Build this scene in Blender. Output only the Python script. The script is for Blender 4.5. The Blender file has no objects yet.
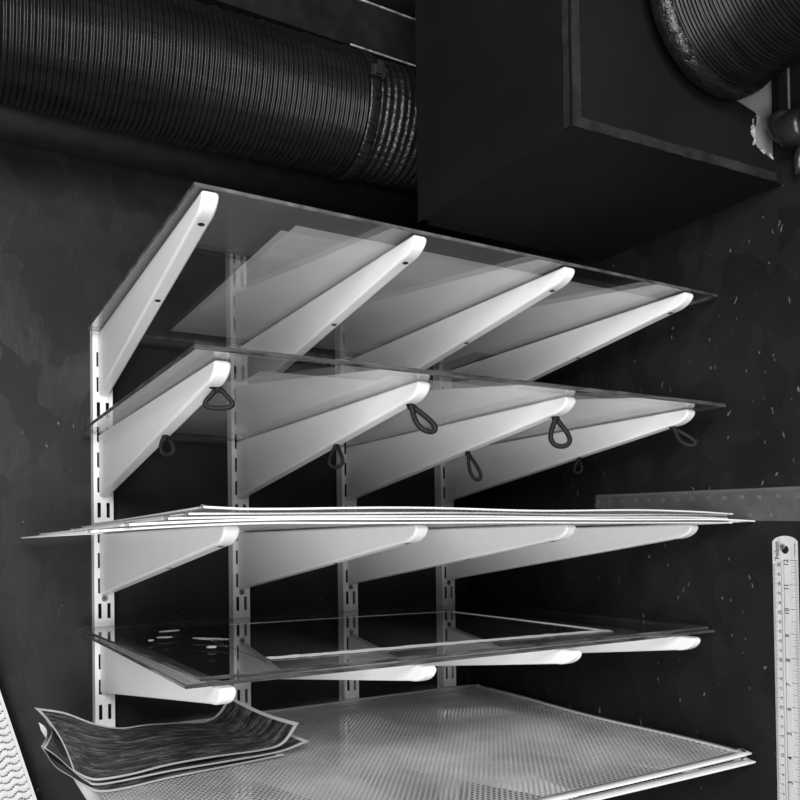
import bpy, bmesh, math, random
from mathutils import Vector, Matrix
random.seed(7)
C = bpy.context.scene.collection
ZW = 1.25                       # height of the lowest visible slot row above the floor
PI = math.pi
BASE = {}

# ---------------------------------------------------------------- helpers
def V(x, y, z): return Vector((x, y, z + ZW))

def tag(o, label=None, cat=None, group=None, kind=None):
    if label: o['label'] = label
    if cat: o['category'] = cat
    if group: o['group'] = group
    if kind: o['kind'] = kind
    return o

def thing(name, label, cat, loc, group=None):
    o = bpy.data.objects.new(name, None); C.objects.link(o)
    o.empty_display_size = .05
    o.location = loc; BASE[o.name] = Vector(loc)
    return tag(o, label, cat, group)

def obj(name, bm, mats, parent=None, smooth=False, origin=None):
    """links a bmesh written in world coordinates as one mesh object"""
    if not isinstance(mats, (list, tuple)): mats = [mats]
    if parent is None:
        if origin is None:
            xs = [v.co for v in bm.verts]
            lo = [min(c[i] for c in xs) for i in range(3)]; hi = [max(c[i] for c in xs) for i in range(3)]
            origin = Vector(((lo[0]+hi[0])/2, (lo[1]+hi[1])/2, lo[2]))
    else:
        origin = BASE[parent.name]
    bmesh.ops.translate(bm, verts=bm.verts, vec=-Vector(origin))
    me = bpy.data.meshes.new(name); bm.to_mesh(me); bm.free()
    for m in mats: me.materials.append(m)
    if smooth:
        for p in me.polygons: p.use_smooth = True
    o = bpy.data.objects.new(name, me); C.objects.link(o)
    if parent is None: o.location = origin; BASE[o.name] = Vector(origin)
    else: o.parent = parent; BASE[o.name] = Vector(origin)
    return o

def box(bm, lo, hi, mi=0, M=None):
    vs = [bm.verts.new((x, y, z)) for x in (lo[0], hi[0]) for y in (lo[1], hi[1]) for z in (lo[2], hi[2])]
    if M is not None:
        for v in vs: v.co = M @ v.co
    fs = [(0,1,3,2),(4,6,7,5),(0,4,5,1),(2,3,7,6),(0,2,6,4),(1,5,7,3)]
    out = []
    for f in fs:
        q = bm.faces.new([vs[i] for i in f]); q.material_index = mi; out.append(q)
    return vs, out

def prism(bm, pts, thick_vec, mi=0):
    """closed polygon of Vectors extruded by a vector"""
    a = [bm.verts.new(p) for p in pts]; b = [bm.verts.new(Vector(p)+Vector(thick_vec)) for p in pts]
    n = len(pts)
    fs = [bm.faces.new(a), bm.faces.new(list(reversed(b)))]
    for i in range(n): fs.append(bm.faces.new([a[i], b[i], b[(i+1) % n], a[(i+1) % n]]))
    for f in fs: f.material_index = mi
    bmesh.ops.recalc_face_normals(bm, faces=fs)
    return fs

def bevel(bm, w, seg=2, ang=30):
    es = [e for e in bm.edges if len(e.link_faces) == 2 and e.calc_face_angle(0) > math.radians(ang)]
    bmesh.ops.bevel(bm, geom=es, offset=w, segments=seg, affect='EDGES', profile=.5)

def frame_of(t, hint=Vector((0, 0, 1))):
    t = t.normalized(); n = hint.cross(t)
    if n.length < 1e-4: n = Vector((1, 0, 0)).cross(t)
    n.normalize(); return n, t.cross(n)

def tube(bm, pts, rad, seg=12, closed=False, mi=0, caps=True):
    n = len(pts); rings = []
    prev = None
    for i, p in enumerate(pts):
        if closed: t = pts[(i+1) % n]-pts[i-1]
        else: t = pts[min(i+1, n-1)]-pts[max(i-1, 0)]
        t.normalize()
        if prev is None: a, b = frame_of(t)
        else:
            a = (prev-t*prev.dot(t)).normalized(); b = t.cross(a)
        prev = a
        r = rad[i] if isinstance(rad, (list, tuple)) else rad
        rings.append([bm.verts.new(p+r*(math.cos(2*PI*k/seg)*a+math.sin(2*PI*k/seg)*b)) for k in range(seg)])
    m = n if closed else n-1
    for i in range(m):
        A, B = rings[i], rings[(i+1) % n]
        for k in range(seg):
            f = bm.faces.new([A[k], A[(k+1) % seg], B[(k+1) % seg], B[k]]); f.material_index = mi; f.smooth = True
    if not closed and caps:
        for R in (rings[0][::-1], rings[-1]):
            f = bm.faces.new(R); f.material_index = mi

def spline(pts, n):
    """Catmull-Rom through pts resampled to n points"""
    P = [Vector(p) for p in pts]; P = [2*P[0]-P[1]]+P+[2*P[-1]-P[-2]]
    out = []; m = len(P)-3
    for i in range(n):
        s = i/(n-1)*m; k = min(int(s), m-1); t = s-k
        a, b, c, d = P[k:k+4]
        out.append(.5*((2*b)+(c-a)*t+(2*a-5*b+4*c-d)*t*t+(-a+3*b-3*c+d)*t**3))
    return out

# ---------------------------------------------------------------- materials
def mat(name, base, rough=.5, metal=0, spec=.5):
    m = bpy.data.materials.new(name); m.use_nodes = True
    b = m.node_tree.nodes['Principled BSDF']
    if not isinstance(base, (tuple, list)): base = (base, base, base)
    b.inputs['Base Color'].default_value = (*base, 1)
    b.inputs['Roughness'].default_value = rough; b.inputs['Metallic'].default_value = metal
    b.inputs['Specular IOR Level'].default_value = spec
    return m, m.node_tree.nodes, m.node_tree.links, b

def noise(N, L, scale, detail=4, rough=.6, coord='Object', stretch=None, dist=0):
    tc = N.new('ShaderNodeTexCoord'); out = tc.outputs[coord]
    if stretch:
        mp = N.new('ShaderNodeMapping'); mp.inputs['Scale'].default_value = stretch
        mp.inputs['Rotation'].default_value = (.3, .2, .4)
        L.new(out, mp.inputs[0]); out = mp.outputs[0]
    t = N.new('ShaderNodeTexNoise'); t.inputs['Scale'].default_value = scale
    t.inputs['Detail'].default_value = detail; t.inputs['Roughness'].default_value = rough
    t.inputs['Distortion'].default_value = dist
    L.new(out, t.inputs['Vector']); return t.outputs['Fac']

def ramp(N, L, src, stops):
    r = N.new('ShaderNodeValToRGB'); e = r.color_ramp.elements
    while len(e) < len(stops): e.new(.5)
    for i, (p, c) in enumerate(stops):
        e[i].position = p; e[i].color = (c, c, c, 1)
    L.new(src, r.inputs[0]); return r.outputs[0]

def bump(N, L, b, src, strength=.3, dist=.001, prev=None):
    q = N.new('ShaderNodeBump'); q.inputs['Strength'].default_value = strength; q.inputs['Distance'].default_value = dist
    L.new(src, q.inputs['Height'])
    if prev is not None: L.new(prev, q.inputs['Normal'])
    L.new(q.outputs[0], b.inputs['Normal']); return q.outputs[0]

def math_(N, L, op, a, b=None):
    m = N.new('ShaderNodeMath'); m.operation = op
    for i, s in enumerate((a, b)):
        if s is None: continue
        if isinstance(s, (int, float)): m.inputs[i].default_value = s
        else: L.new(s, m.inputs[i])
    return m.outputs[0]

def mat_wall(name, base, seed, chips):
    """black painted strand board: overlapping chips in relief and small pale nicks"""
    m, N, L, b = mat(name, base, .55, 0, .2)
    f1 = noise(N, L, 9, 3, .6, stretch=(1, 1, 1.3), dist=.3)
    f2 = noise(N, L, 55, 4, .7, stretch=(1, 1, .4))
    tq = N.new('ShaderNodeTexCoord'); mq = N.new('ShaderNodeMapping'); mq.inputs['Scale'].default_value = (34, 34, 20); mq.inputs['Rotation'].default_value = (.5, .4, .2)
    nq = N.new('ShaderNodeTexNoise'); nq.inputs['Scale'].default_value = 9; nq.inputs['Detail'].default_value = 3
    L.new(tq.outputs['Object'], nq.inputs['Vector'])
    aq = N.new('ShaderNodeVectorMath'); aq.operation = 'MULTIPLY_ADD'; aq.inputs[1].default_value = (.07, .07, .07)
    L.new(nq.outputs['Color'], aq.inputs[0]); L.new(tq.outputs['Object'], aq.inputs[2]); L.new(aq.outputs[0], mq.inputs[0])
    vq = N.new('ShaderNodeTexVoronoi'); vq.inputs['Scale'].default_value = 1; L.new(mq.outputs[0], vq.inputs['Vector'])
    sq = N.new('ShaderNodeSeparateColor'); L.new(vq.outputs['Color'], sq.inputs[0]); f3 = sq.outputs[0]
    col = ramp(N, L, f1, [(.3, base*.75), (.7, base*1.35)])
    # nicks
    tc = N.new('ShaderNodeTexCoord'); mp = N.new('ShaderNodeMapping'); mp.inputs['Scale'].default_value = (120, 120, 26)
    mp.inputs['Rotation'].default_value = (.25, .1, 0)
    nw = N.new('ShaderNodeTexNoise'); nw.inputs['Scale'].default_value = 22; nw.inputs['Detail'].default_value = 4; L.new(tc.outputs['Object'], nw.inputs['Vector'])
    aw = N.new('ShaderNodeVectorMath'); aw.operation = 'MULTIPLY_ADD'; aw.inputs[1].default_value = (.035, .035, .035)
    L.new(nw.outputs['Color'], aw.inputs[0]); L.new(tc.outputs['Object'], aw.inputs[2]); L.new(aw.outputs[0], mp.inputs[0])
    vo = N.new('ShaderNodeTexVoronoi'); vo.inputs['Scale'].default_value = 1.0; L.new(mp.outputs[0], vo.inputs['Vector'])
    d = math_(N, L, 'LESS_THAN', vo.outputs['Distance'], .10)
    n2 = noise(N, L, 30, 3); sel = math_(N, L, 'GREATER_THAN', n2, chips)
    k = math_(N, L, 'MULTIPLY', d, sel)
    mix = N.new('ShaderNodeMix'); mix.data_type = 'RGBA'; L.new(k, mix.inputs[0]); L.new(col, mix.inputs[6])
    mix.inputs[7].default_value = (.11, .11, .11, 1)
    L.new(mix.outputs[2], b.inputs['Base Color'])
    g = bump(N, L, b, f3, .55, .0013)
    g = bump(N, L, b, f1, .3, .004, g)
    bump(N, L, b, f2, .35, .0012, g)
    rr = ramp(N, L, f3, [(.35, .62), (.65, .4)]); L.new(rr, b.inputs['Roughness'])
    return m

def mat_noise(name, base, lo, hi, scale, rough=.5, metal=0, bstr=.2, bdist=.0005, spec=.5, stretch=None):
    m, N, L, b = mat(name, base, rough, metal, spec)
    f = noise(N, L, scale, stretch=stretch)
    L.new(ramp(N, L, f, [(.3, lo), (.7, hi)]), b.inputs['Base Color'])
    bump(N, L, b, f, bstr, bdist)
    return m

def mat_glass(name, tint, gain=1.0):
    m = bpy.data.materials.new(name); m.use_nodes = True
    N, L = m.node_tree.nodes, m.node_tree.links; N.clear()
    out = N.new('ShaderNodeOutputMaterial'); mx = N.new('ShaderNodeMixShader')
    tr = N.new('ShaderNodeBsdfTransparent'); tr.inputs[0].default_value = (tint, tint, tint, 1)
    gl = N.new('ShaderNodeBsdfGlossy'); gl.inputs['Roughness'].default_value = .004
    gl.inputs[0].default_value = (.95, .95, .95, 1)
    fr = N.new('ShaderNodeFresnel'); ge = N.new('ShaderNodeNewGeometry')
    ior = math_(N, L, 'SUBTRACT', 1.5, math_(N, L, 'MULTIPLY', ge.outputs['Backfacing'], 1.5-1/1.5))
    L.new(ior, fr.inputs['IOR'])
    fac = math_(N, L, 'MULTIPLY', fr.outputs[0], gain); fac = math_(N, L, 'MINIMUM', fac, 1.0)
    L.new(fac, mx.inputs[0]); L.new(tr.outputs[0], mx.inputs[1]); L.new(gl.outputs[0], mx.inputs[2])
    L.new(mx.outputs[0], out.inputs[0]); return m

def mat_paper(name, base, see):
    """thin translucent sheet: diffuse both ways, partly see-through"""
    m = bpy.data.materials.new(name); m.use_nodes = True
    N, L = m.node_tree.nodes, m.node_tree.links; N.clear()
    out = N.new('ShaderNodeOutputMaterial')
    f = noise(N, L, 14, 5, .65); col = ramp(N, L, f, [(.3, base*.88), (.7, base)])
    d = N.new('ShaderNodeBsdfDiffuse'); t = N.new('ShaderNodeBsdfTranslucent'); tr = N.new('ShaderNodeBsdfTransparent')
    L.new(col, d.inputs[0]); L.new(col, t.inputs[0])
    a = N.new('ShaderNodeMixShader'); a.inputs[0].default_value = .35; L.new(d.outputs[0], a.inputs[1]); L.new(t.outputs[0], a.inputs[2])
    b = N.new('ShaderNodeMixShader'); b.inputs[0].default_value = see; L.new(a.outputs[0], b.inputs[1]); L.new(tr.outputs[0], b.inputs[2])
    L.new(b.outputs[0], out.inputs[0]); return m

def mat_net(name, base):
    """woven net: staggered open cells between pale threads, in the sheet's own plane"""
    m = bpy.data.materials.new(name); m.use_nodes = True
    N, L = m.node_tree.nodes, m.node_tree.links
    b = N['Principled BSDF']; out = N['Material Output']
    tc = N.new('ShaderNodeTexCoord'); mp = N.new('ShaderNodeMapping'); L.new(tc.outputs['UV'], mp.inputs[0])
    br = N.new('ShaderNodeTexBrick'); L.new(mp.outputs[0], br.inputs['Vector'])
    br.inputs['Scale'].default_value = 1; br.inputs['Brick Width'].default_value = .0064
    br.inputs['Row Height'].default_value = .0042; br.inputs['Mortar Size'].default_value = .00095
    br.inputs['Mortar Smooth'].default_value = .25; br.offset = .5
    f = noise(N, L, 7, 3)
    L.new(ramp(N, L, f, [(.35, base*.6), (.65, base)]), b.inputs['Base Color'])
    b.inputs['Roughness'].default_value = .45
    bump(N, L, b, br.outputs['Fac'], .5, .0006)
    tr = N.new('ShaderNodeBsdfTransparent'); mx = N.new('ShaderNodeMixShader')
    L.new(br.outputs['Fac'], mx.inputs[0]); L.new(tr.outputs[0], mx.inputs[1]); L.new(b.outputs[0], mx.inputs[2])
    L.new(mx.outputs[0], out.inputs[0]); return m

def mat_print(name):
    """dark textured print with a white margin (UV space)"""
    m, N, L, b = mat(name, .05, .38, 0, .6)
    tc = N.new('ShaderNodeTexCoord'); sp = N.new('ShaderNodeSeparateXYZ'); L.new(tc.outputs['UV'], sp.inputs[0])
    def inside(s, w, hi):
        a = math_(N, L, 'GREATER_THAN', s, w); c = math_(N, L, 'LESS_THAN', s, hi-w); return math_(N, L, 'MULTIPLY', a, c)
    k = math_(N, L, 'MULTIPLY', inside(sp.outputs[0], .019, 1), inside(sp.outputs[1], .036, 1))
    mp = N.new('ShaderNodeMapping'); mp.inputs['Scale'].default_value = (1.5, 4, 1); L.new(tc.outputs['UV'], mp.inputs[0])
    t = N.new('ShaderNodeTexNoise'); t.inputs['Scale'].default_value = 5; t.inputs['Detail'].default_value = 8
    t.inputs['Roughness'].default_value = .72; t.inputs['Distortion'].default_value = 1.2; L.new(mp.outputs[0], t.inputs['Vector'])
    dark = ramp(N, L, t.outputs['Fac'], [(.36, .012), (.5, .06), (.62, .30)])
    ge = N.new('ShaderNodeNewGeometry'); k = math_(N, L, 'MULTIPLY', k, math_(N, L, 'SUBTRACT', 1.0, ge.outputs['Backfacing']))
    mix = N.new('ShaderNodeMix'); mix.data_type = 'RGBA'; L.new(k, mix.inputs[0])
    mix.inputs[6].default_value = (.9, .9, .9, 1); L.new(dark, mix.inputs[7]); L.new(mix.outputs[2], b.inputs['Base Color'])
    h = math_(N, L, 'MULTIPLY', t.outputs['Fac'], k); bump(N, L, b, h, .9, .004)
    return m

M_WALLB = mat_wall('black_strand_board_back', .0115, 0, .60)
M_WALLR = mat_wall('black_strand_board_side', .0095, 3, .47)
M_CEIL = mat_noise('black_ceiling', .01, .006, .012, 20, .7)
M_FLOOR = mat_noise('dark_concrete', .08, .05, .10, 6, .8)
M_UP = mat_noise('white_enamel_upright', .8, .70, .76, 18, .32, 0, .05, .0002)
M_BR = mat_noise('white_enamel_bracket', .8, .76, .82, 12, .30, 0, .05, .0002)
M_HOLE = mat('dark_hole', .006, .8)[0]
M_SCREW = mat_noise('dull_steel', .3, .16, .4, 300, .4, .8)
M_CORD = mat_noise('dark_rubber_cord', .009, .006, .011, 300, .6, 0, .3, .0003, .2)
M_BLK = mat_noise('black_gloss_paint', .012, .008, .016, 40, .34, 0, .35, .0008)
M_DUCT = mat_noise('black_duct_foil', .007, .003, .009, 30, .36, 0, .5, .0015, .28, stretch=(.4, 3, 3))
M_TAPE = mat_noise('black_wrapped_tape', .010, .004, .013, 60, .2, 0, .9, .003, .5, stretch=(.5, 3, 3))
M_EDGE_GLINT = mat_noise('scuffed_edge_glint', .3, .02, .55, 70, .4)  # scuffs and edge highlight together, put into one patchy pale colour
M_BOX = mat_noise('black_painted_board', .008, .0045, .0075, 7, .55, 0, .3, .0012, .22)
M_BEAD = mat_noise('scuffed_black_tape', .02, .008, .026, 45, .42, 0, .5, .0008)
M_PLAST = mat_noise('bare_grey_plaster', .2, .13, .24, 16, .85)
M_CHIP = mat_noise('chipped_pale_board', .35, .1, .5, 60, .85)
M_GLASS = mat_glass('clear_glass', .97, 1.15)
M_EDGE_L = mat_noise('pale_glass_edge', .1, .02, .14, 40, .12, 0, .0)
M_EDGE_D = mat_noise('dark_glass_edge', .03, .008, .10, 60, .1, 0, .0, stretch=(.5, .5, 4))
M_PAPER = mat_paper('tracing_paper', .9, .30)
M_NET = mat_net('pale_net', .95)
M_NETD = mat_net('grey_net', .55)
M_BORDER = mat_noise('white_vinyl_border', .8, .74, .84, 30, .4, 0, .15, .0004)
M_PRINT = mat_print('dark_print')
M_STEEL = mat_noise('brushed_steel', .5, .56, .70, 60, .45, .25, .05, .0002, stretch=(6, 6, .3))
M_STEEL_D = mat_noise('dull_dark_steel', .2, .10, .15, 40, .45, .5, .05, .0002)
M_INK = mat('black_ink', .01, .6)[0]
M_INKL = mat('pale_engraving', .15, .6)[0]
M_ACR = mat_glass('clear_plastic_film', .90, 1.0)
M_MAT = mat_noise('pale_rubber', .6, .46, .54, 25, .5, 0, .1, .0004)
M_SMEAR = mat_noise('dried_white_smear', .6, .35, .7, 80, .8)

XW, YW = .582, .0185            # faces of the side wall and of the back wall

# ---------------------------------------------------------------- the setting
def struct(name, lo, hi, m):
    bm = bmesh.new(); box(bm, V(*lo), V(*hi)); o = obj(name, bm, m); o['kind'] = 'structure'; return o
struct('wall_back', (-1.6, YW, -ZW), (XW, YW+.06, 1.15), M_WALLB)
struct('wall_right', (XW, -2.6, -ZW), (XW+.06, YW+.06, 1.15), M_WALLR)
struct('floor', (-1.6, -2.6, -ZW-.06), (XW, YW, -ZW), M_FLOOR)
struct('ceiling', (-1.6, -2.6, 1.15), (XW+.06, YW+.06, 1.21), M_CEIL)

# ---------------------------------------------------------------- shelf uprights
UX = [0, .1819, .3514, .5277]
P = .032
WHICH = ['leftmost', 'second from the left', 'third from the left', 'rightmost']
def upright(i):
    t = thing('shelf_upright', 'white slotted steel upright fixed to the black wall, %s of the four' % WHICH[i],
              'shelf upright', V(UX[i], YW, -.60), 'slotted uprights on the back wall')
    bm = bmesh.new(); x0 = UX[i]
    xs = [-.012, -.0076, -.0034, .0034, .0076, .012]
    zt = .487; zb = -.6; rows = [z*P for z in range(-18, 16)]
    zs = [zb]
    for z in rows:
        if z-.0095 > zb and z+.0095 < zt: zs += [z-.0095, z+.0095]
    zs.append(zt)
    grid = [[bm.verts.new(V(x0+x, 0, z)) for x in xs] for z in zs]
    back = [[bm.verts.new(V(x0+x, .0016, z)) for x in xs] for z in zs]
    hole = lambda a, b: a % 2 == 1 and b in (1, 3)
    for a in range(len(zs)-1):
        for b in range(5):
            if hole(a, b):
                q = [(a, b), (a, b+1), (a+1, b+1), (a+1, b)]
                for k in range(4):
                    (r1, c1), (r2, c2) = q[k], q[(k+1) % 4]
                    bm.faces.new([grid[r1][c1], grid[r2][c2], back[r2][c2], back[r1][c1]])
                continue
            bm.faces.new([grid[a][b], grid[a][b+1], grid[a+1][b+1], grid[a+1][b]])
            bm.faces.new([back[a][b], back[a+1][b], back[a+1][b+1], back[a][b+1]])
    for s in (-1, 1):                       # the channel's two side walls
        a, b = sorted((x0+s*.012, x0+s*.0104)); box(bm, V(a, .0002, zb), V(b, YW-.0003, zt))
    bmesh.ops.recalc_face_normals(bm, faces=bm.faces)
    obj('channel', bm, M_UP, t)
    for z in (.144, -.30):
        bm = bmesh.new()
        pts = [V(x0+.0042*math.cos(k*PI/8), -.0001, z+.0042*math.sin(k*PI/8)) for k in range(16)]
        prism(bm, pts, (0, -.0012, 0)); bevel(bm, .0005, 2)
        for a in (0, PI/2):                 # cross recess
            Mx = Matrix.Translation(V(x0, 0, z)) @ Matrix.Rotation(a+.4, 4, 'Y')
            box(bm, (-.0026, -.00145, -.0005), (.0026, -.0012, .0005), 1, Mx)
        obj('screw', bm, [M_SCREW, M_HOLE], t)
for i in range(4): upright(i)

# ---------------------------------------------------------------- brackets
D = .476; BW = .0068; RT = .078; TB = .0158; HT = -.4485   # depth, half width, height at the wall, height at the tip, tip hole
def under(y): return -TB-.0004+(y+D-.026)/(D-.046)*(-RT+.0028+TB)
def bracket_mesh():
    bm = bmesh.new()
    prof = [(-.0006, 0), (-D+.0035, 0)]+[(-D+.026*(1-math.cos(k*PI/16)), -.0022-(TB-.0018)*math.sin(k*PI/16)) for k in range(9)]+[
            (-.02, -RT+.0028), (-.006, -RT), (-.0006, -RT)]
    prism(bm, [Vector((-BW, y, z)) for y, z in prof], (2*BW, 0, 0))
    bevel(bm, .0026, 4, 50)
    for f in bm.faces: f.smooth = True
    # screw holes through the lower edge
    sl = math.atan2(-RT+.0028+TB, D-.042)
    for y in (HT, -.30):
        z = under(y); n = Vector((0, math.sin(sl), -math.cos(sl))); tt = Vector((0, math.cos(sl), math.sin(sl)))
        ring = [Vector((0, y, z))+n*.0005+(Vector((1, 0, 0))*math.cos(k*PI/8)+tt*math.sin(k*PI/8))*.0028 for k in range(16)]
        f = bm.faces.new([bm.verts.new(p) for p in ring]); f.material_index = 1
        f.normal_update()
        if f.normal.dot(n) < 0: f.normal_flip()
    # hook tabs reaching into the slots
    me = bpy.data.meshes.new('shelf_bracket'); bm.to_mesh(me); bm.free()
    me.materials.append(M_BR); me.materials.append(M_HOLE)
    return me
BM = bracket_mesh()
SHZ = [.4811, .3525, .2267, .1031, -.0310]
SHN = ['top glass shelf', 'second glass shelf', 'middle-shelf mesh pile', 'stacked glass shelf', 'lowest mesh pile']
SIDE = ['leftmost', 'second from the left', 'third from the left', 'rightmost']
YAW = [[-1.0, -.2, .4, .1], [0, 0, .2, 0], [.7, -.5, -.1, .2], [.2, .3, .5, .2], [0, 0, 0, 0]]   # degrees, small play in the slots
first = None
for s in range(5):
    for i in range(4):
        if first is None:
            o = first = bpy.data.objects.new('shelf_bracket', BM)
            md = o.modifiers.new('normals', 'WEIGHTED_NORMAL'); md.weight = 90
        else: o = first.copy()
        C.objects.link(o)
        o.location = V(UX[i]+.0008, 0, SHZ[s]-.0005); o.rotation_euler = (0, 0, math.radians(YAW[s][i]))
        tag(o, 'white tapered steel bracket, %s of four under the %s' % (SIDE[i], SHN[s]), 'shelf bracket', 'tapered white shelf brackets')

# ---------------------------------------------------------------- glass sheets
def glass(name, label, group, pts, z, t, edge, smooth_b=.0006):
    bm = bmesh.new(); prism(bm, [V(x, y, z) for x, y in pts], (0, 0, t))
    bevel(bm, smooth_b, 1)
    bm.normal_update()
    for f in bm.faces: f.material_index = 0 if abs(f.normal.z) > .95 else 1
    return tag(obj(name, bm, [M_GLASS, edge]), label, 'glass shelf', group)
glass('glass_sheet', 'clear glass shelf at the very top, holding thin translucent papers', None,
      [(-.0205, -.476), (.574, -.476), (.574, -.008), (-.0205, -.008)], SHZ[0], .0032, M_EDGE_L)
glass('glass_sheet', 'clear glass shelf second from top, with cord loops hanging beneath it', None,
      [(-.0276, -.498), (.556, -.498), (.556, -.002), (-.0276, -.002)], SHZ[1], .0042, M_EDGE_D)
z4 = SHZ[3]
glass('glass_sheet', 'lowest and widest dark-edged glass sheet of the stack under the mesh sheets', 'stacked glass sheets',
      [(-.028, -.466), (.581, -.459), (.581, -.004), (-.034, -.001)], z4, .0033, M_EDGE_D)
glass('glass_sheet', 'upper glass sheet of the dark-edged stack, under the white-bordered film', 'stacked glass sheets',
      [(-.0145, -.4600), (.576, -.4545), (.576, -.012), (-.0325, -.010)], z4+.0036, .0032, M_EDGE_D)
zf = z4+.0071

# clear film with a white taped border lying on the glass stack
t = thing('film_sheet', 'clear plastic film with thin white border strips lying on the stacked glass', 'plastic film', V(.3, -.21, zf))
bm = bmesh.new(); prism(bm, [V(x, y, zf) for x, y in [(.058, -.407), (.458, -.429), (.457, -.112), (.070, -.092)]], (0, 0, .0003)); obj('film', bm, M_ACR, t)
def strip(pts, w, name, ragged=0):
    bm = bmesh.new(); P2 = spline([V(x, y, zf+.0005) for x, y in pts], 60)
    L_, R_ = [], []
    for k, p in enumerate(P2):
        d = (P2[min(k+1, 59)]-P2[max(k-1, 0)]).normalized(); n = Vector((-d.y, d.x, 0))
        a = w*(1+ragged*random.uniform(-.5, .5)); e = w*(1+ragged*random.uniform(-.5, .5))
        L_.append(bm.verts.new(p+n*a)); R_.append(bm.verts.new(p-n*e))
    for k in range(59): bm.faces.new([L_[k], R_[k], R_[k+1], L_[k+1]])
    bmesh.ops.recalc_face_normals(bm, faces=bm.faces)
    return obj(name, bm, M_BORDER, t)
strip([(.064, -.400), (.13, -.405), (.30, -.412), (.452, -.421)], .0085, 'border_strip', .45)
strip([(.449, -.424), (.4492, -.25), (.448, -.116)], .0055, 'border_strip')
strip([(.452, -.120), (.38, -.113), (.28, -.107), (.130, -.100)], .0045, 'border_strip', .2)
# dried smears near the left end of the stack
def blob(name, label, c, rx, ry, rot):
    bm = bmesh.new(); pts = []
    for k in range(18):
        a = 2*PI*k/18; r = 1+random.uniform(-.35, .3)
        x, y = rx*r*math.cos(a), ry*r*math.sin(a)
        pts.append(V(c[0]+x*math.cos(rot)-y*math.sin(rot), c[1]+x*math.sin(rot)+y*math.cos(rot), z4+.0069))
    prism(bm, pts, (0, 0, .0006)); o = obj(name, bm, M_SMEAR); tag(o, label, 'paint smear')
blob('paint_smear', 'long pale dried smear near the back left of the stacked glass', (.052, -.120), .013, .0042, .05)
blob('paint_smear', 'short crooked white streak on the stacked glass near the second upright', (.068, -.225), .020, .0045, -.9)
blob('paint_smear', 'small round white blob on the stacked glass beside the crooked streak', (.048, -.290), .0045, .0060, 0)
blob('paint_smear', 'tiny pale speck on the stacked glass left of the blobs', (.010, -.200), .003, .003, 0)
blob('paint_smear', 'small arched pale mark on the stacked glass between speck and streak', (.030, -.180), .007, .0030, -.2)

# ---------------------------------------------------------------- papers on the glass
def paper(label, group, pts, z, sag=0):
    bm = bmesh.new(); n = 12
    a, b, c, d = [Vector((*p, 0)) for p in pts]
    g = [[bm.verts.new(V(*( (a.lerp(b, u/n)).lerp(d.lerp(c, u/n), v/n)).xy, z+sag*(math.sin(u*.9+v*.5)+1))) for u in range(n+1)] for v in range(n+1)]
    for v in range(n):
        for u in range(n): bm.faces.new([g[v][u], g[v][u+1], g[v+1][u+1], g[v+1][u]]).smooth = True
    o = obj('paper_sheet', bm, M_PAPER); return tag(o, label, 'paper', group)
z1 = SHZ[0]+.0038
paper('lowest translucent paper on the top glass shelf, its left corner nearest the wall', 'papers on the top glass shelf',
      [(.0735, -.417), (.493, -.4215), (.496, -.045), (.0757, -.042)], z1)
paper('widest translucent paper on the top glass shelf, reaching the rightmost bracket', 'papers on the top glass shelf',
      [(.0815, -.4315), (.538, -.4285), (.538, -.120), (.0835, -.128)], z1+.0007)
paper('skewed translucent paper on the top glass shelf, turned against the two others', 'papers on the top glass shelf',
      [(.104, -.400), (.40, -.362), (.372, -.120), (.082, -.155)], z1+.0014)
z2 = SHZ[1]+.0048
paper('lowest translucent paper on the second glass shelf, reaching furthest left', 'papers on the second glass shelf',
      [(.034, -.372), (.55, -.395), (.55, -.03), (.034, -.02)], z2)
paper('translucent paper on the second glass shelf with its front edge nearest the glass edge', 'papers on the second glass shelf',
      [(.050, -.4236), (.470, -.447), (.488, -.15), (.068, -.126)], z2+.0007)
paper('long translucent paper on the second glass shelf, at its right end', 'papers on the second glass shelf',
      [(.16, -.4536), (.568, -.452), (.568, -.16), (.16, -.16)], z2+.0014)

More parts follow.
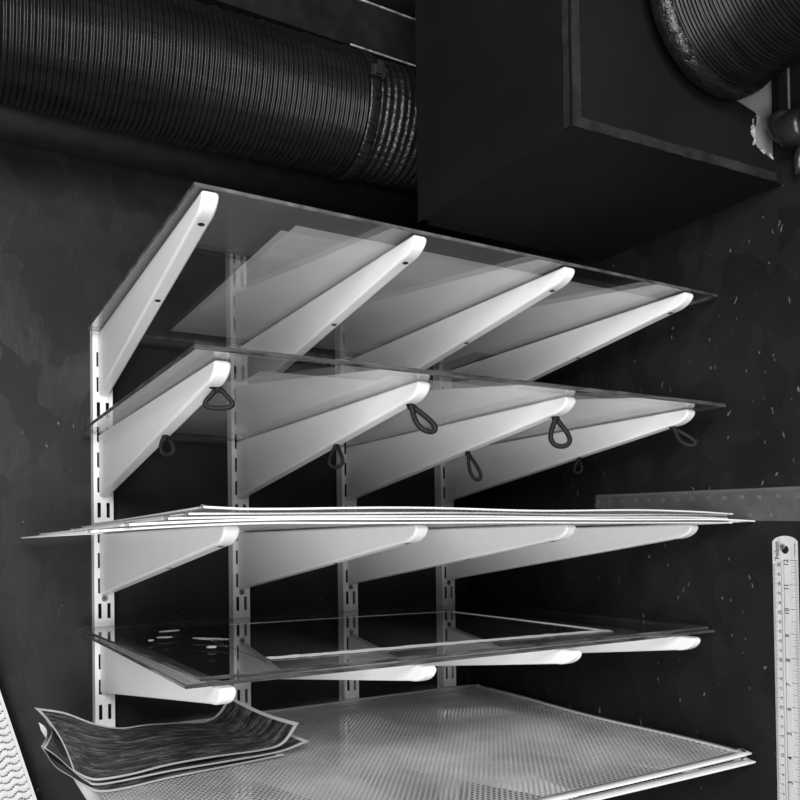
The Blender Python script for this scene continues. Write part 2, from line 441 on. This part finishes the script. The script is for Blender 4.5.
# ---------------------------------------------------------------- mesh sheets with a white border
def mesh_sheet(label, group, x0, x1, y0, y1, zfun, rot=0, bw=.0055, th=.0016, nx=64, ny=40, net=None):
    cx, cy = (x0+x1)/2, (y0+y1)/2
    t = thing('mesh_sheet', label, 'mesh sheet', V(cx, cy, zfun(.5, .5)), group)
    def pt(x, y, dz=0):
        u, v = (x-x0)/(x1-x0), (y-y0)/(y1-y0)
        X, Y = x-cx, y-cy; c, s = math.cos(rot), math.sin(rot)
        return V(cx+X*c-Y*s, cy+X*s+Y*c, zfun(u, v)+dz)
    def patch(bm, xa, xb, ya, yb, n, m, th, uv):
        T = [[bm.verts.new(pt(xa+(xb-xa)*i/n, ya+(yb-ya)*j/m, th/2)) for i in range(n+1)] for j in range(m+1)]
        fs = []
        for j in range(m):
            for i in range(n):
                f = bm.faces.new([T[j][i], T[j][i+1], T[j+1][i+1], T[j+1][i]]); f.smooth = True; fs.append(f)
                if uv is not None:
                    for lp, (a, b) in zip(f.loops, ((i, j), (i+1, j), (i+1, j+1), (i, j+1))):
                        lp[uv].uv = (xa+(xb-xa)*a/n-x0, ya+(yb-ya)*b/m-y0)
        return fs
    bm = bmesh.new(); uv = bm.loops.layers.uv.new('UVMap')
    patch(bm, x0+bw, x1-bw, y0+bw, y1-bw, nx, ny, 0, uv); obj('net', bm, net or M_NET, t)
    bm = bmesh.new()
    fs = patch(bm, x0, x1, y0, y0+bw, nx, 1, 0, None)+patch(bm, x0, x1, y1-bw, y1, nx, 1, 0, None) \
        + patch(bm, x0, x0+bw, y0+bw, y1-bw, 1, ny, 0, None)+patch(bm, x1-bw, x1, y0+bw, y1-bw, 1, ny, 0, None)
    bmesh.ops.remove_doubles(bm, verts=bm.verts, dist=.0002)
    r = bmesh.ops.solidify(bm, geom=list(bm.faces), thickness=th)
    bmesh.ops.recalc_face_normals(bm, faces=bm.faces)
    obj('border', bm, M_BORDER, t)
    return t

# middle shelf: five wavy sheets, drooping past the outer brackets
def wav(z, amp, ph, dl, dr, k=2.3, lift=None):
    def f(u, v):
        w = z+amp*(.5+.5*math.sin(k*2*PI*u+ph))*(1-.35*v)
        if u < .22: w -= dl*((.22-u)/.22)**1.6
        if u > .88: w -= dr*((u-.88)/.12)**2
        if lift: w += lift[1]*math.exp(-((u-lift[0])/.035)**2)*(1-v)**2
        return w
    return f
sh3 = [('lowest mesh sheet on the middle shelf, drooping past the left upright', -.098, .576, -.488, -.012, wav(.2281, .0003, 0, .0060, .0005), 0),
       ('mesh sheet second from below on the middle shelf, pointed tip at the right wall', -.078, .579, -.514, -.02, wav(.2306, .0003, 1.0, .0045, .0018), .0),
       ('mesh sheet in the middle of the wavy pile on the middle shelf', -.045, .566, -.490, -.03, wav(.2332, .0006, 2.0, .0025, .0010), -.002),
       ('mesh sheet second from top on the middle shelf, arched over the third bracket', -.030, .572, -.485, -.02, wav(.2360, .0011, 2.6, .0020, .0010, 2.0), .002),
       ('topmost mesh sheet on the middle shelf with its front left corner curled up', -.020, .572, -.492, -.04, wav(.2392, .0016, 3.6, .0012, .0018, 2.2, (.0, .0012)), -.001)]
for lb, a, b, c, d, f, r in sh3: mesh_sheet(lb, 'mesh sheets on the middle shelf', a, b, c, d, f, r)

# lowest shelf: three sheets
def low(z, amp, ph):
    def f(u, v):
        return z+amp*(.5+.5*math.sin(2*PI*(1.4*v+.9*u)+ph))*(.3+.7*abs(2*u-1))
    return f
sh5 = [('lowest mesh sheet of the bottom shelf, its border showing below the front edge', -.064, .572, -.514, -.008, low(-.0296, .0012, 0), .002),
       ('middle mesh sheet of the bottom shelf, set slightly askew', -.060, .576, -.500, .000, low(-.0266, .0022, .8), -.004),
       ('topmost mesh sheet of the bottom shelf, lying under the curled prints', -.066, .574, -.508, .000, low(-.0236, .0026, 1.3), 0)]
for lb, a, b, c, d, f, r in sh5: mesh_sheet(lb, 'mesh sheets on the lowest shelf', a, b, c, d, f, r, .012, net=M_NET if lb.startswith('top') else M_NETD)

# ---------------------------------------------------------------- curled prints
def curled(label, back, front, dz, sag):
    n, m = 48, 24
    B = spline([V(x, y, z+dz) for x, y, z in back], n+1); F = spline([V(x, y, z+dz) for x, y, z in front], n+1)
    bm = bmesh.new(); uv = bm.loops.layers.uv.new('UVMap')
    def q(i, j):
        v = j/m; p = F[i].lerp(B[i], v); p = p.copy(); u = i/n
        p.x += .0085*math.exp(-u*9)*4*v*(1-v)*(.6+.5*v)
        p.z -= sag*4*v*(1-v)*max(0, (abs(2*u-1)-.3))
        p.z += .0006*math.sin(9*u+5*v)
        p.z = max(p.z, ZW-.0200+dz)
        return p
    T = [[bm.verts.new(q(i, j)) for i in range(n+1)] for j in range(m+1)]
    for j in range(m):
        for i in range(n):
            f = bm.faces.new([T[j][i], T[j][i+1], T[j+1][i+1], T[j+1][i]]); f.smooth = True
            for lp, (a, b) in zip(f.loops, ((i, j), (i+1, j), (i+1, j+1), (i, j+1))): lp[uv].uv = (a/n, b/m)
    o = obj('curled_print', bm, M_PRINT); return tag(o, label, 'print', 'curled dark prints')
curled('dark textured print with white margins, topmost of the curled pile on the bottom mesh',
       [(-.0893, -.06, .0269), (-.0572, -.06, .0174), (-.0251, -.06, .0005), (.0047, -.06, -.0092), (.0403, -.06, -.0089), (.0822, -.06, -.0116), (.1102, -.06, -.0136), (.1287, -.06, -.0050), (.1422, -.06, .0144)],
       [(-.0740, -.242, -.0052), (-.0631, -.25, -.0125), (-.0513, -.2515, -.0155), (-.022, -.25, -.0148), (.0162, -.25, -.0105), (.0627, -.25, -.0095), (.1143, -.25, -.0107), (.1396, -.25, -.0067), (.1575, -.25, .0137)], 0, .004)
curled('dark print in the middle of the curled pile, its left end bent upward',
       [(-.0790, -.075, .0150), (-.0700, -.07, .0020), (-.0500, -.07, -.0080), (-.01, -.07, -.0150), (.04, -.07, -.0165), (.09, -.07, -.0165), (.125, -.07, -.0160), (.142, -.07, -.0125), (.154, -.07, -.0030)],
       [(-.0961, -.200, .0123), (-.0833, -.200, .0005), (-.0720, -.210, -.0110), (-.0620, -.236, -.0172), (-.0480, -.2500, -.0190), (.0176, -.252, -.0160), (.0781, -.252, -.0158), (.1340, -.252, -.0145), (.1690, -.252, -.0070)], -.0006, .001)
curled('dark print at the bottom of the curled pile, resting on the mesh sheet',
       [(-.0880, -.090, .0170), (-.0820, -.085, .0010), (-.0640, -.08, -.0130), (-.02, -.08, -.0180), (.04, -.08, -.0185), (.09, -.08, -.0185), (.115, -.08, -.0180), (.132, -.08, -.0180), (.145, -.08, -.0170)],
       [(-.0980, -.200, .0145), (-.0862, -.206, -.0060), (-.0730, -.222, -.0150), (-.0650, -.245, -.0185), (-.0560, -.268, -.0195), (-.0331, -.272, -.0195), (.0148, -.262, -.0195), (.0857, -.256, -.0188), (.1386, -.255, -.0165)], -.0014, .001)

# ---------------------------------------------------------------- cord loops under the second glass shelf
HR = Vector((.865, -.501, 0))          # the way the loops face into the room
HN = Vector((.501, .865, 0))
def loop(label, x, y, w, h, lean, r=.0019, tri=0):
    zt = SHZ[1]-.0005+under(y)
    pts = []
    n = 32
    for k in range(n):
        a = 2*PI*k/n
        px = w/2*math.sin(a)*math.sin(a/2)**1.7*1.12; pz = -h*(1-math.cos(a))/2
        if tri: pz = -h*(1-math.cos(a))/2*(1 if math.cos(a) > -.2 else .97)
        px += lean*(pz/-h)
        pts.append(V(x, y, zt+.001)+HR*px+Vector((0, 0, pz))+HN*(.002*math.sin(2*a)))
    if tri:
        q = [(-.0008, .0005), (-.0045, -.0045), (-.0092, -.0098), (-.0104, -.0132), (-.0070, -.0154), (0, -.0162), (.0075, -.0158), (.0112, -.0138), (.0106, -.0108), (.0060, -.0055), (.0010, 0), (-.0008, .0005)]
        pts = spline([V(x, y, zt)+HR*a+Vector((0, 0, b)) for a, b in q], 45)[:-1]; r = .0020
    bm = bmesh.new(); tube(bm, pts, r, 10, True)
    # the two strands pinched together where they enter the hole
    tube(bm, [V(x, y, zt+.002), V(x, y, zt-.0035)+HR*lean*.08], r*1.5, 10)
    return tag(obj('cord_loop', bm, M_CORD), label, 'cord loop', 'dark cord loops hanging from the brackets')
LP = [('tip of the leftmost bracket, wide and squat', 0, HT, .0205, .0150, -.001, 1, .0045),
      ('middle of the leftmost bracket, nearly lost in shadow', 0, -.30, .017, .019, .002, 0, .001),
      ('tip of the second bracket, swung out to the right', 1, HT, .018, .026, .019, 0, .001),
      ('middle of the second bracket, small and round', 1, -.30, .019, .025, -.001, 0, 0),
      ('tip of the third bracket, open teardrop shape', 2, HT, .024, .031, .006, 0, .003),
      ('middle of the third bracket, long and narrow', 2, -.30, .014, .034, .012, 0, 0),
      ('tip of the rightmost bracket, against the black wall', 3, HT, .018, .022, .022, 0, 0),
      ('middle of the rightmost bracket, against the black wall', 3, -.30, .012, .020, -.002, 0, 0)]
for lb, i, y, w, h, ln, tri, dx in LP:
    yaw = math.radians(YAW[1][i])
    loop('dark cord loop hanging from the '+lb, UX[i]+.0008+dx-y*math.sin(yaw), y, w, h, ln, .0026 if y < -.4 else .0021, tri)

# ---------------------------------------------------------------- rulers on the side wall
def text_into(bm, s, size, at, right, up, mi=0, depth=.00005, align='CENTER', bold=0):
    cu = bpy.data.curves.new('t', 'FONT'); cu.body = s; cu.size = size; cu.align_x = align; cu.align_y = 'CENTER'; cu.extrude = depth; cu.offset = bold
    cu.resolution_u = 3
    to = bpy.data.objects.new('t', cu); C.objects.link(to)
    bpy.context.view_layer.update()
    dg = bpy.context.evaluated_depsgraph_get(); me = bpy.data.meshes.new_from_object(to.evaluated_get(dg))
    bpy.data.objects.remove(to); bpy.data.curves.remove(cu)
    n = right.cross(up); R = Matrix(((right.x, up.x, n.x, at.x), (right.y, up.y, n.y, at.y), (right.z, up.z, n.z, at.z), (0, 0, 0, 1)))
    me.transform(R); k = len(bm.faces); bm.from_mesh(me); bm.faces.ensure_lookup_table()
    for f in bm.faces[k:]: f.material_index = mi
    bpy.data.meshes.remove(me)

def ruler_vertical():
    ya, yb = -.5325, -.5605; zt, zb = .2120, -.125; xs = XW-.0012
    t = thing('steel_ruler', 'upright bright steel ruler with rounded top and hanging hole on the right wall', 'ruler', V(XW, (ya+yb)/2, zb))
    w = ya-yb; yc = (ya+yb)/2
    bm = bmesh.new(); out = []
    nn = 14
    for k in range(nn+1):
        s = -1+2*k/nn; out.append((yc-s*w/2, zt-.0078*(1-math.sqrt(max(0, 1-(abs(s)**2.0)*.95)))))
    outline = [(ya, zb)]+out+[(yb, zb)]
    hole = [(yc-.0002+.0044*math.cos(a*PI/12), zt-.0145+.0044*math.sin(a*PI/12)) for a in range(24)]
    vo = [bm.verts.new(V(xs, y, z)) for y, z in outline]; vh = [bm.verts.new(V(xs, y, z)) for y, z in hole]
    eds = [bm.edges.new((vo[i], vo[(i+1) % len(vo)])) for i in range(len(vo))]+[bm.edges.new((vh[i], vh[(i+1) % 24])) for i in range(24)]
    r = bmesh.ops.triangle_fill(bm, edges=eds, use_beauty=True)
    fs = [f for f in bm.faces]
    r = bmesh.ops.extrude_face_region(bm, geom=fs)
    bmesh.ops.translate(bm, verts=[g for g in r['geom'] if isinstance(g, bmesh.types.BMVert)], vec=(.0012, 0, 0))
    bmesh.ops.recalc_face_normals(bm, faces=bm.faces)
    obj('blade', bm, M_STEEL, t)
    # hanging nail in the hole
    bm = bmesh.new(); tube(bm, [V(XW-.0001, yc-.0002, zt-.0113), V(XW-.0045, yc-.0002, zt-.0113)], [.0012, .0012], 10)
    tube(bm, [V(XW-.0045, yc-.0002, zt-.0113), V(XW-.0055, yc-.0002, zt-.0113)], .0026, 12); obj('nail', bm, M_SCREW, t)
    bm = bmesh.new(); x = xs-.0002
    def tick(ys, L, z, th=.00018): a, b = sorted((ys, ys-L)); box(bm, V(x-.0001, a, z-th), V(x, b, z+th))
    z12 = .1865; inch = .0254
    for k in range(0, 12*16+1):
        z = z12-12*inch+k*inch/16; L = .0028 if k % 2 else .0040
        if k % 4 == 0: L = .0052
        if k % 8 == 0: L = .0068
        if k % 16 == 0: L = .0088
        tick(yb+L, L, z, .00013 if k % 16 else .0002)
    for k in range(0, 301):
        z = z12-.3048+k*.001; L = .0026 if k % 5 else .0038
        if k % 10 == 0: L = .0052
        tick(ya, L, z, .00012)
    zl = z12-.3048
    for yy in (ya-.0098, ya-.0128): box(bm, V(x-.0001, yy-.00012, zl), V(x, yy+.00012, z12))
    up = Vector((0, 1, 0)); ri = Vector((0, 0, 1)); xx = x-.0001
    for k in range(1, 13): text_into(bm, str(k), .0072, V(xx, yc-.0016, z12-.0025-(12-k)*inch), ri, up, bold=.00006)
    for k in range(1, 31):
        big = k % 5 == 0
        text_into(bm, str(k), .0046 if big else .0034, V(xx, ya-.0075, zl+k*.01), ri, up, bold=.00004)
    text_into(bm, 'rolson', .0072, V(xx, ya-.0052, zt-.0150), ri, up, bold=.00008)
    text_into(bm, 'mm', .0026, V(xx, ya-.0032, z12+.0015), ri, up)
    text_into(bm, 'STAINLESS STEEL', .0019, V(xx, yb+.0024, z12+.0105), ri, up)
    obj('markings', bm, M_INK, t)
ruler_vertical()

def ruler_horizontal():
    ya, yb = -.2745, -.86; xs = XW-.0012
    t = thing('steel_ruler', 'dull grey steel ruler lying level along the right wall above the mesh sheets', 'ruler', V(XW, -.5, .23))
    sl = -.0255  # slight fall toward the room, metres per metre
    zt = lambda y: .2700+(y-ya)*-sl; zb = lambda y: .2355+(y-ya)*-sl*1.0
    zt = lambda y: .2700+(y-ya)*.0245; zb = lambda y: .2365+(y-ya)*.0330
    bm = bmesh.new(); prism(bm, [V(xs, ya, zb(ya)), V(xs, yb, zb(yb)), V(xs, yb, zt(yb)), V(xs, ya, zt(ya))], (.0012, 0, 0)); obj('blade', bm, M_STEEL_D, t)
    bm = bmesh.new(); x = xs-.0002
    k = 0; y = ya-.004
    while y > yb+.004:
        L = .0022 if k % 5 else .0034
        if k % 10 == 0: L = .0050
        box(bm, V(x-.0001, y-.00015, zt(y)-.0008-L), V(x, y+.00015, zt(y)-.0008)); y -= .001; k += 1
    right = Vector((0, -1, 0)); upv = Vector((0, 0, 1))
    n = 38; y = ya-.0050
    while y > yb+.01 and n > 0:
        text_into(bm, str(n), .0062, V(x-.0001, y, zt(y)-.0098), right, upv, bold=.0001); y -= .0217; n -= 2
    for i, y in enumerate((-.478, -.5065, -.532, -.57)):
        text_into(bm, str(11-i), .0062, V(x-.0001, y, zb(y)+.006), right, upv, bold=.0001)
    obj('markings', bm, M_INKL, t)
ruler_horizontal()

# ---------------------------------------------------------------- the black box above
t = thing('duct_box', 'black painted board box hanging under the ceiling, with a round duct in its front', 'duct box', V(.44, -.41, .58))
H0 = .5795
FL_, FR_, BL_, BR_ = (.3020, -.5260), (.5815, -.5430), (.2975, -.2870), (.5815, -.2870)
bm = bmesh.new()
prism(bm, [V(FL_[0]+.0101, FL_[1], H0+.0004), V(FR_[0], FR_[1], H0+.0004), V(BR_[0], BR_[1]-.0101, H0+.0004), V(BL_[0]+.0101, BL_[1]-.0101, H0+.0004)], (0, 0, .010)); obj('bottom_panel', bm, M_BOX, t)
bm = bmesh.new()
prism(bm, [V(*FL_, H0), V(*BL_, H0), V(*BL_, 1.149), V(*FL_, 1.149)], (.010, 0, 0)); obj('side_panel', bm, M_BOX, t)
bm = bmesh.new()
prism(bm, [V(*BL_, H0), V(*BR_, H0), V(*BR_, 1.149), V(*BL_, 1.149)], (0, -.010, 0)); obj('back_panel', bm, M_BOX, t)
bm = bmesh.new()
def fy(x): return -.5260+(x-.3035)/(.5815-.3035)*(-.0170)
pr = [(.3035, H0), (.5815, H0), (.5780, .600), (.5600, .6050), (.5500, .6075), (.5435, .6110), (.5400, .6150), (.5375, .6205), (.5390, .6290), (.5425, .6345), (.5440, .6420), (.5420, .6460), (.4800, .6600),
      (.4800, 1.149), (.3035, 1.149)]
prism(bm, [V(x, fy(x), z) for x, z in pr], (0, -.010, 0)); obj('front_panel', bm, M_BOX, t)
bm = bmesh.new()                                       # taped seams
def seam(a, b, w, n):
    a, b = Vector(a), Vector(b); d = (b-a).normalized(); k = 40; u = n.cross(d).normalized(); L1, L2 = [], []
    for i in range(k+1):
        p = a.lerp(b, i/k); L1.append(bm.verts.new(p+u*w*(1+random.uniform(-.12, .12))+n*.0008)); L2.append(bm.verts.new(p-u*w*(1+random.uniform(-.12, .12))+n*.0008))
    for i in range(k): bm.faces.new([L1[i], L2[i], L2[i+1], L1[i+1]])
yf = -.536
seam(V(.3085, yf-.0004, H0), V(.3085, yf-.0004, 1.14), .0050, Vector((0, -1, 0)))
seam(V(.3085, yf-.0006, H0+.005), V(.5700, yf-.0166, H0+.005), .0048, Vector((-.061, -1, 0)))
seam(V(.3018, yf+.004, H0), V(.3018, yf+.004, 1.14), .0040, Vector((-1, 0, 0)))
bmesh.ops.recalc_face_normals(bm, faces=bm.faces)
obj('seam_tape', bm, M_BEAD, t)
bm = bmesh.new()                                       # torn edge of the front board
for k in range(26):
    x, z = [(.5440, .6425), (.5415, .634), (.5385, .6285), (.5375, .621), (.5405, .6145), (.546, .609), (.556, .606), (.566, .604)][k % 8]
    s = random.uniform(.0016, .0036)
    c = V(x+random.uniform(-.002, .002), fy(x)-.0055+random.uniform(-.003, .003), z+random.uniform(-.002, .003))
    vs, _ = box(bm, Vector((-s, -s, -s*.7)), Vector((s, s, s*.7)), 0, Matrix.Translation(c) @ Matrix.Rotation(random.uniform(0, 3), 4, Vector((random.random(), 1, random.random()))))
obj('torn_edge', bm, M_CHIP, t)
# bare plaster behind the gap and the boards in front of it
bm = bmesh.new(); prism(bm, [V(.4812, fy(.4812)+.0008, .59), V(.5812, fy(.5812)+.0008, .59), V(.5812, fy(.5812)+.0008, .90), V(.4812, fy(.4812)+.0008, .90)], (0, .006, 0)); o = obj('plaster_panel', bm, M_PLAST); tag(o, 'bare grey plaster patch seen through the gap beside the round duct', 'plaster patch')
bm = bmesh.new(); box(bm, V(.5655, -.566, .6300), V(.5725, -.5600, .95)); bevel(bm, .001, 1)
tag(obj('conduit_strip', bm, M_BLK), 'flat black strip running up between plaster patch and pale batten', 'conduit')
bm = bmesh.new(); box(bm, V(.5735, -.5660, .648), V(.5765, -.5560, .95)); bevel(bm, .0006, 1)
tag(obj('batten', bm, M_PLAST), 'thin pale batten beside the flat black strip at the right wall', 'batten')
# black pipe joint at the wall
t = thing('pipe_joint', 'black pipe elbow with round coupling under the duct at the right wall', 'pipe joint', V(.562, -.575, .60))
bm = bmesh.new(); tube(bm, spline([V(.5600, -.565, .640), V(.5600, -.567, .628), V(.5610, -.574, .6215), V(.5625, -.590, .620), V(.5630, -.66, .622)], 20), .0125, 20); obj('elbow', bm, M_BLK, t)
bm = bmesh.new(); tube(bm, [V(.5610, -.568, .6215), V(.5612, -.572, .6215), V(.5614, -.588, .6212), V(.5616, -.592, .6212)], [.0150, .0172, .0172, .0150], 24); obj('coupling', bm, M_BLK, t)
bm = bmesh.new(); tube(bm, [V(.5700, -.580, .606), V(.5705, -.578, .592), V(.5710, -.576, .578)], [.004, .005, .0035], 12); obj('drain_tail', bm, M_BLK, t)
bm = bmesh.new(); tube(bm, [V(.560, -.5730, .6215), V(XW-.0001, -.5730, .6215)], .004, 12); obj('wall_clip', bm, M_BLK, t)

# ---------------------------------------------------------------- ducts
def corrugated(bm, a, b, r, pitch, depth, seg=72, wob=.0012, group=0, sub=6):
    a, b = Vector(a), Vector(b); L = (b-a).length; d = (b-a)/L; u, v = frame_of(d); n = int(L/pitch*sub); rings = []
    rnd = [random.uniform(-1, 1) for _ in range(n//sub+3)]
    for i in range(n+1):
        s = i/n; p = a.lerp(b, s); ph = 2*PI*i/sub; w = rnd[i//sub]
        ring = []
        for k in range(seg):
            th = 2*PI*k/seg
            rr = r+depth*math.cos(ph+th)+wob*math.sin(3*th+i*.015)+.0005*w
            if group and (i//sub) % group == 0: rr += depth*.8
            ring.append(bm.verts.new(p+rr*(math.cos(th)*u+math.sin(th)*v)))
        rings.append(ring)
    for i in range(n):
        A, B = rings[i], rings[i+1]
        for k in range(seg):
            bm.faces.new([A[k], A[(k+1) % seg], B[(k+1) % seg], B[k]]).smooth = True
    for R in (rings[0][::-1], rings[-1]): bm.faces.new(R)
t = thing('flexible_duct', 'black ribbed flexible duct running along the back wall at upper left', 'duct', V(0, -.15, .67))
AX = lambda x: V(x, -.15, .7555+.010*(x/.4))
bm = bmesh.new(); corrugated(bm, AX(-.75), AX(.272), .0735, .0062, .0014, group=9); obj('duct_hose', bm, M_DUCT, t)
bm = bmesh.new(); corrugated(bm, AX(.287), AX(.5818), .0715, .010, .0010, wob=.002); obj('wrapped_sleeve', bm, M_TAPE, t)
bm = bmesh.new(); corrugated(bm, AX(.272), AX(.287), .0765, .0150, .0004); obj('clamp_band', bm, M_TAPE, t)
bm = bmesh.new()
c = AX(.2795)+Vector((0, -.078*math.cos(.25), .078*math.sin(.25)))
Mx = Matrix.Translation(c) @ Matrix.Rotation(.2, 4, 'X')
box(bm, (-.010, -.006, -.006), (.010, .003, .006), 0, Mx); box(bm, (-.004, -.010, -.004), (.004, -.005, .010), 0, Mx); bevel(bm, .001, 1)
obj('clamp_buckle', bm, M_BLK, t)

t = thing('round_duct', 'black ribbed round duct with thick collar leaving the front of the black box', 'duct', V(.48, -.70, .64))
CX, CZ = .4705, .7330
bm = bmesh.new(); corrugated(bm, V(CX, -.572, CZ), V(CX+.004, -1.02, CZ+.006), .0885, .0036, .0009, group=5); obj('duct_hose', bm, M_DUCT, t)
bm = bmesh.new()
tube(bm, [V(CX, y, CZ) for y in (-.5545, -.557, -.566, -.572, -.576)], [.089, .0935, .0945, .093, .0885], 72); obj('collar', bm, M_TAPE, t)

# pipe and trunking along the back wall
bm = bmesh.new(); tube(bm, [V(-1.0, -.034, .722), V(.575, -.034, .722)], .031, 28)
tag(obj('wall_pipe', bm, M_BLK), 'smooth black pipe along the back wall below the ribbed duct', 'pipe')
t = thing('cable_trunking', 'black rectangular trunking with scuffed edges and painted highlight lines above the ribbed duct', 'trunking', V(0, -.04, .893))
bm = bmesh.new(); box(bm, V(-.6, -.10, .893), V(.575, YW-.0005, .962)); bevel(bm, .002, 2); obj('channel', bm, M_BLK, t)
bm = bmesh.new(); box(bm, V(.31, -.1012, .8925), V(.572, -.0995, .8945)); box(bm, V(.27, -.1012, .9600), V(.572, -.0995, .9622)); obj('scuffed_edge_highlight', bm, M_EDGE_GLINT, t)  # pale strips paint the highlight lines onto the scuffed trunking edges
bm = bmesh.new(); box(bm, V(-.6, -.06, 1.02), V(.575, YW-.0005, 1.149)); bevel(bm, .002, 2)
tag(obj('ceiling_beam', bm, M_CEIL), 'plain black beam under the ceiling above the trunking', 'beam')

# ---------------------------------------------------------------- ridged pale panel leaning at lower left
def ridged_panel():
    t = thing('ridged_panel', 'pale ridged panel with zigzag relief leaning at the lower left', 'panel', V(0, -.02, -ZW))
    e0 = Vector((-.1216, -.02, .0436)); d = Vector((.0391, 0, -.1350)).normalized(); n = Vector((-d.z, 0, d.x)); n = -n if n.x > 0 else n
    # d: down along the right edge, n: away from it to the left
    W, up_, dn = .16, .20, 1.298
    bm = bmesh.new(); pit = .0090; am = .0016; per = .0150
    rows = int((up_+dn)/pit*11); cols = 64
    T = []
    for j in range(rows+1):
        s = -up_+(up_+dn)*j/rows; r_ = []
        for i in range(cols+1):
            q = .0036+(W-.0072)*i/cols
            zig = .0036*(.5+.5*math.cos(2*PI*q/per))
            h = -am*max(0, math.cos(2*PI*(s+zig)/pit))**2
            p = e0+d*s+n*q; r_.append(bm.verts.new(V(p.x, p.y-h, p.z)))
        T.append(r_)
    for j in range(rows):
        for i in range(cols):
            f = bm.faces.new([T[j][i], T[j][i+1], T[j+1][i+1], T[j+1][i]]); f.smooth = True
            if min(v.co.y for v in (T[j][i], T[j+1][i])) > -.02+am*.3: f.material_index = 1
    obj('ridged_face', bm, [M_RIDGE, M_GROOVE], t)
    bm = bmesh.new()
    for qa, qb in ((0, .0034), (W-.0034, W)):
        a = [e0+d*-up_+n*qa, e0+d*-up_+n*qb, e0+d*dn+n*qb, e0+d*dn+n*qa]
        prism(bm, [V(p.x, p.y-.0012, p.z) for p in a], (0, .006, 0))
    obj('edge_rim', bm, M_MAT, t)
    bm = bmesh.new(); a = [e0+d*-up_+n*.001, e0+d*-up_+n*(W-.001), e0+d*dn+n*(W-.001), e0+d*dn+n*.001]
    prism(bm, [V(p.x, p.y+.0045, p.z) for p in a], (0, .006, 0)); obj('backing', bm, M_MAT, t)
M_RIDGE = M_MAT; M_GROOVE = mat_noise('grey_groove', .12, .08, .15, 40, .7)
ridged_panel()

# ---------------------------------------------------------------- light, world, camera
def area(name, loc, target, sx, sy, power):
    l = bpy.data.lights.new(name, 'AREA'); l.shape = 'RECTANGLE'; l.size = sx; l.size_y = sy; l.energy = power
    o = bpy.data.objects.new(name, l); C.objects.link(o); o.location = loc
    o.rotation_euler = (Vector(target)-Vector(loc)).to_track_quat('-Z', 'Y').to_euler(); return o
area('window_light', V(-.85, -2.05, -.45), V(.2, -.2, .25), 1.2, 1.0, 46)
area('room_light', V(-.50, -1.60, .74), V(.1, -.3, 0), .7, .45, 25)
w = bpy.data.worlds.new('room'); bpy.context.scene.world = w; w.use_nodes = True
w.node_tree.nodes['Background'].inputs[0].default_value = (.5, .5, .5, 1); w.node_tree.nodes['Background'].inputs[1].default_value = .2

cam = bpy.data.cameras.new('camera'); co = bpy.data.objects.new('camera', cam); C.objects.link(co)
yaw, pit, rol = .5251, .0154, -.0133
fw = Vector((math.sin(yaw)*math.cos(pit), math.cos(yaw)*math.cos(pit), math.sin(pit)))
rt = Vector((math.cos(yaw), -math.sin(yaw), 0)); up = rt.cross(fw)
r2 = math.cos(rol)*rt+math.sin(rol)*up; u2 = -math.sin(rol)*rt+math.cos(rol)*up
loc = V(-.1954, -1.0653, .2127)
co.matrix_world = Matrix(((r2.x, u2.x, -fw.x, loc.x), (r2.y, u2.y, -fw.y, loc.y), (r2.z, u2.z, -fw.z, loc.z), (0, 0, 0, 1)))
cam.sensor_width = 36; cam.lens = 36*801.28/800
cam.shift_x = (400-390.62)/800; cam.shift_y = (528.07-400)/800
cam.clip_start = .02
sc = bpy.context.scene; sc.camera = co
sc.view_settings.view_transform = 'Standard'; sc.view_settings.look = 'None'
sc.cycles.transparent_max_bounces = 32; sc.cycles.max_bounces = 12
sc.cycles.use_denoising = True
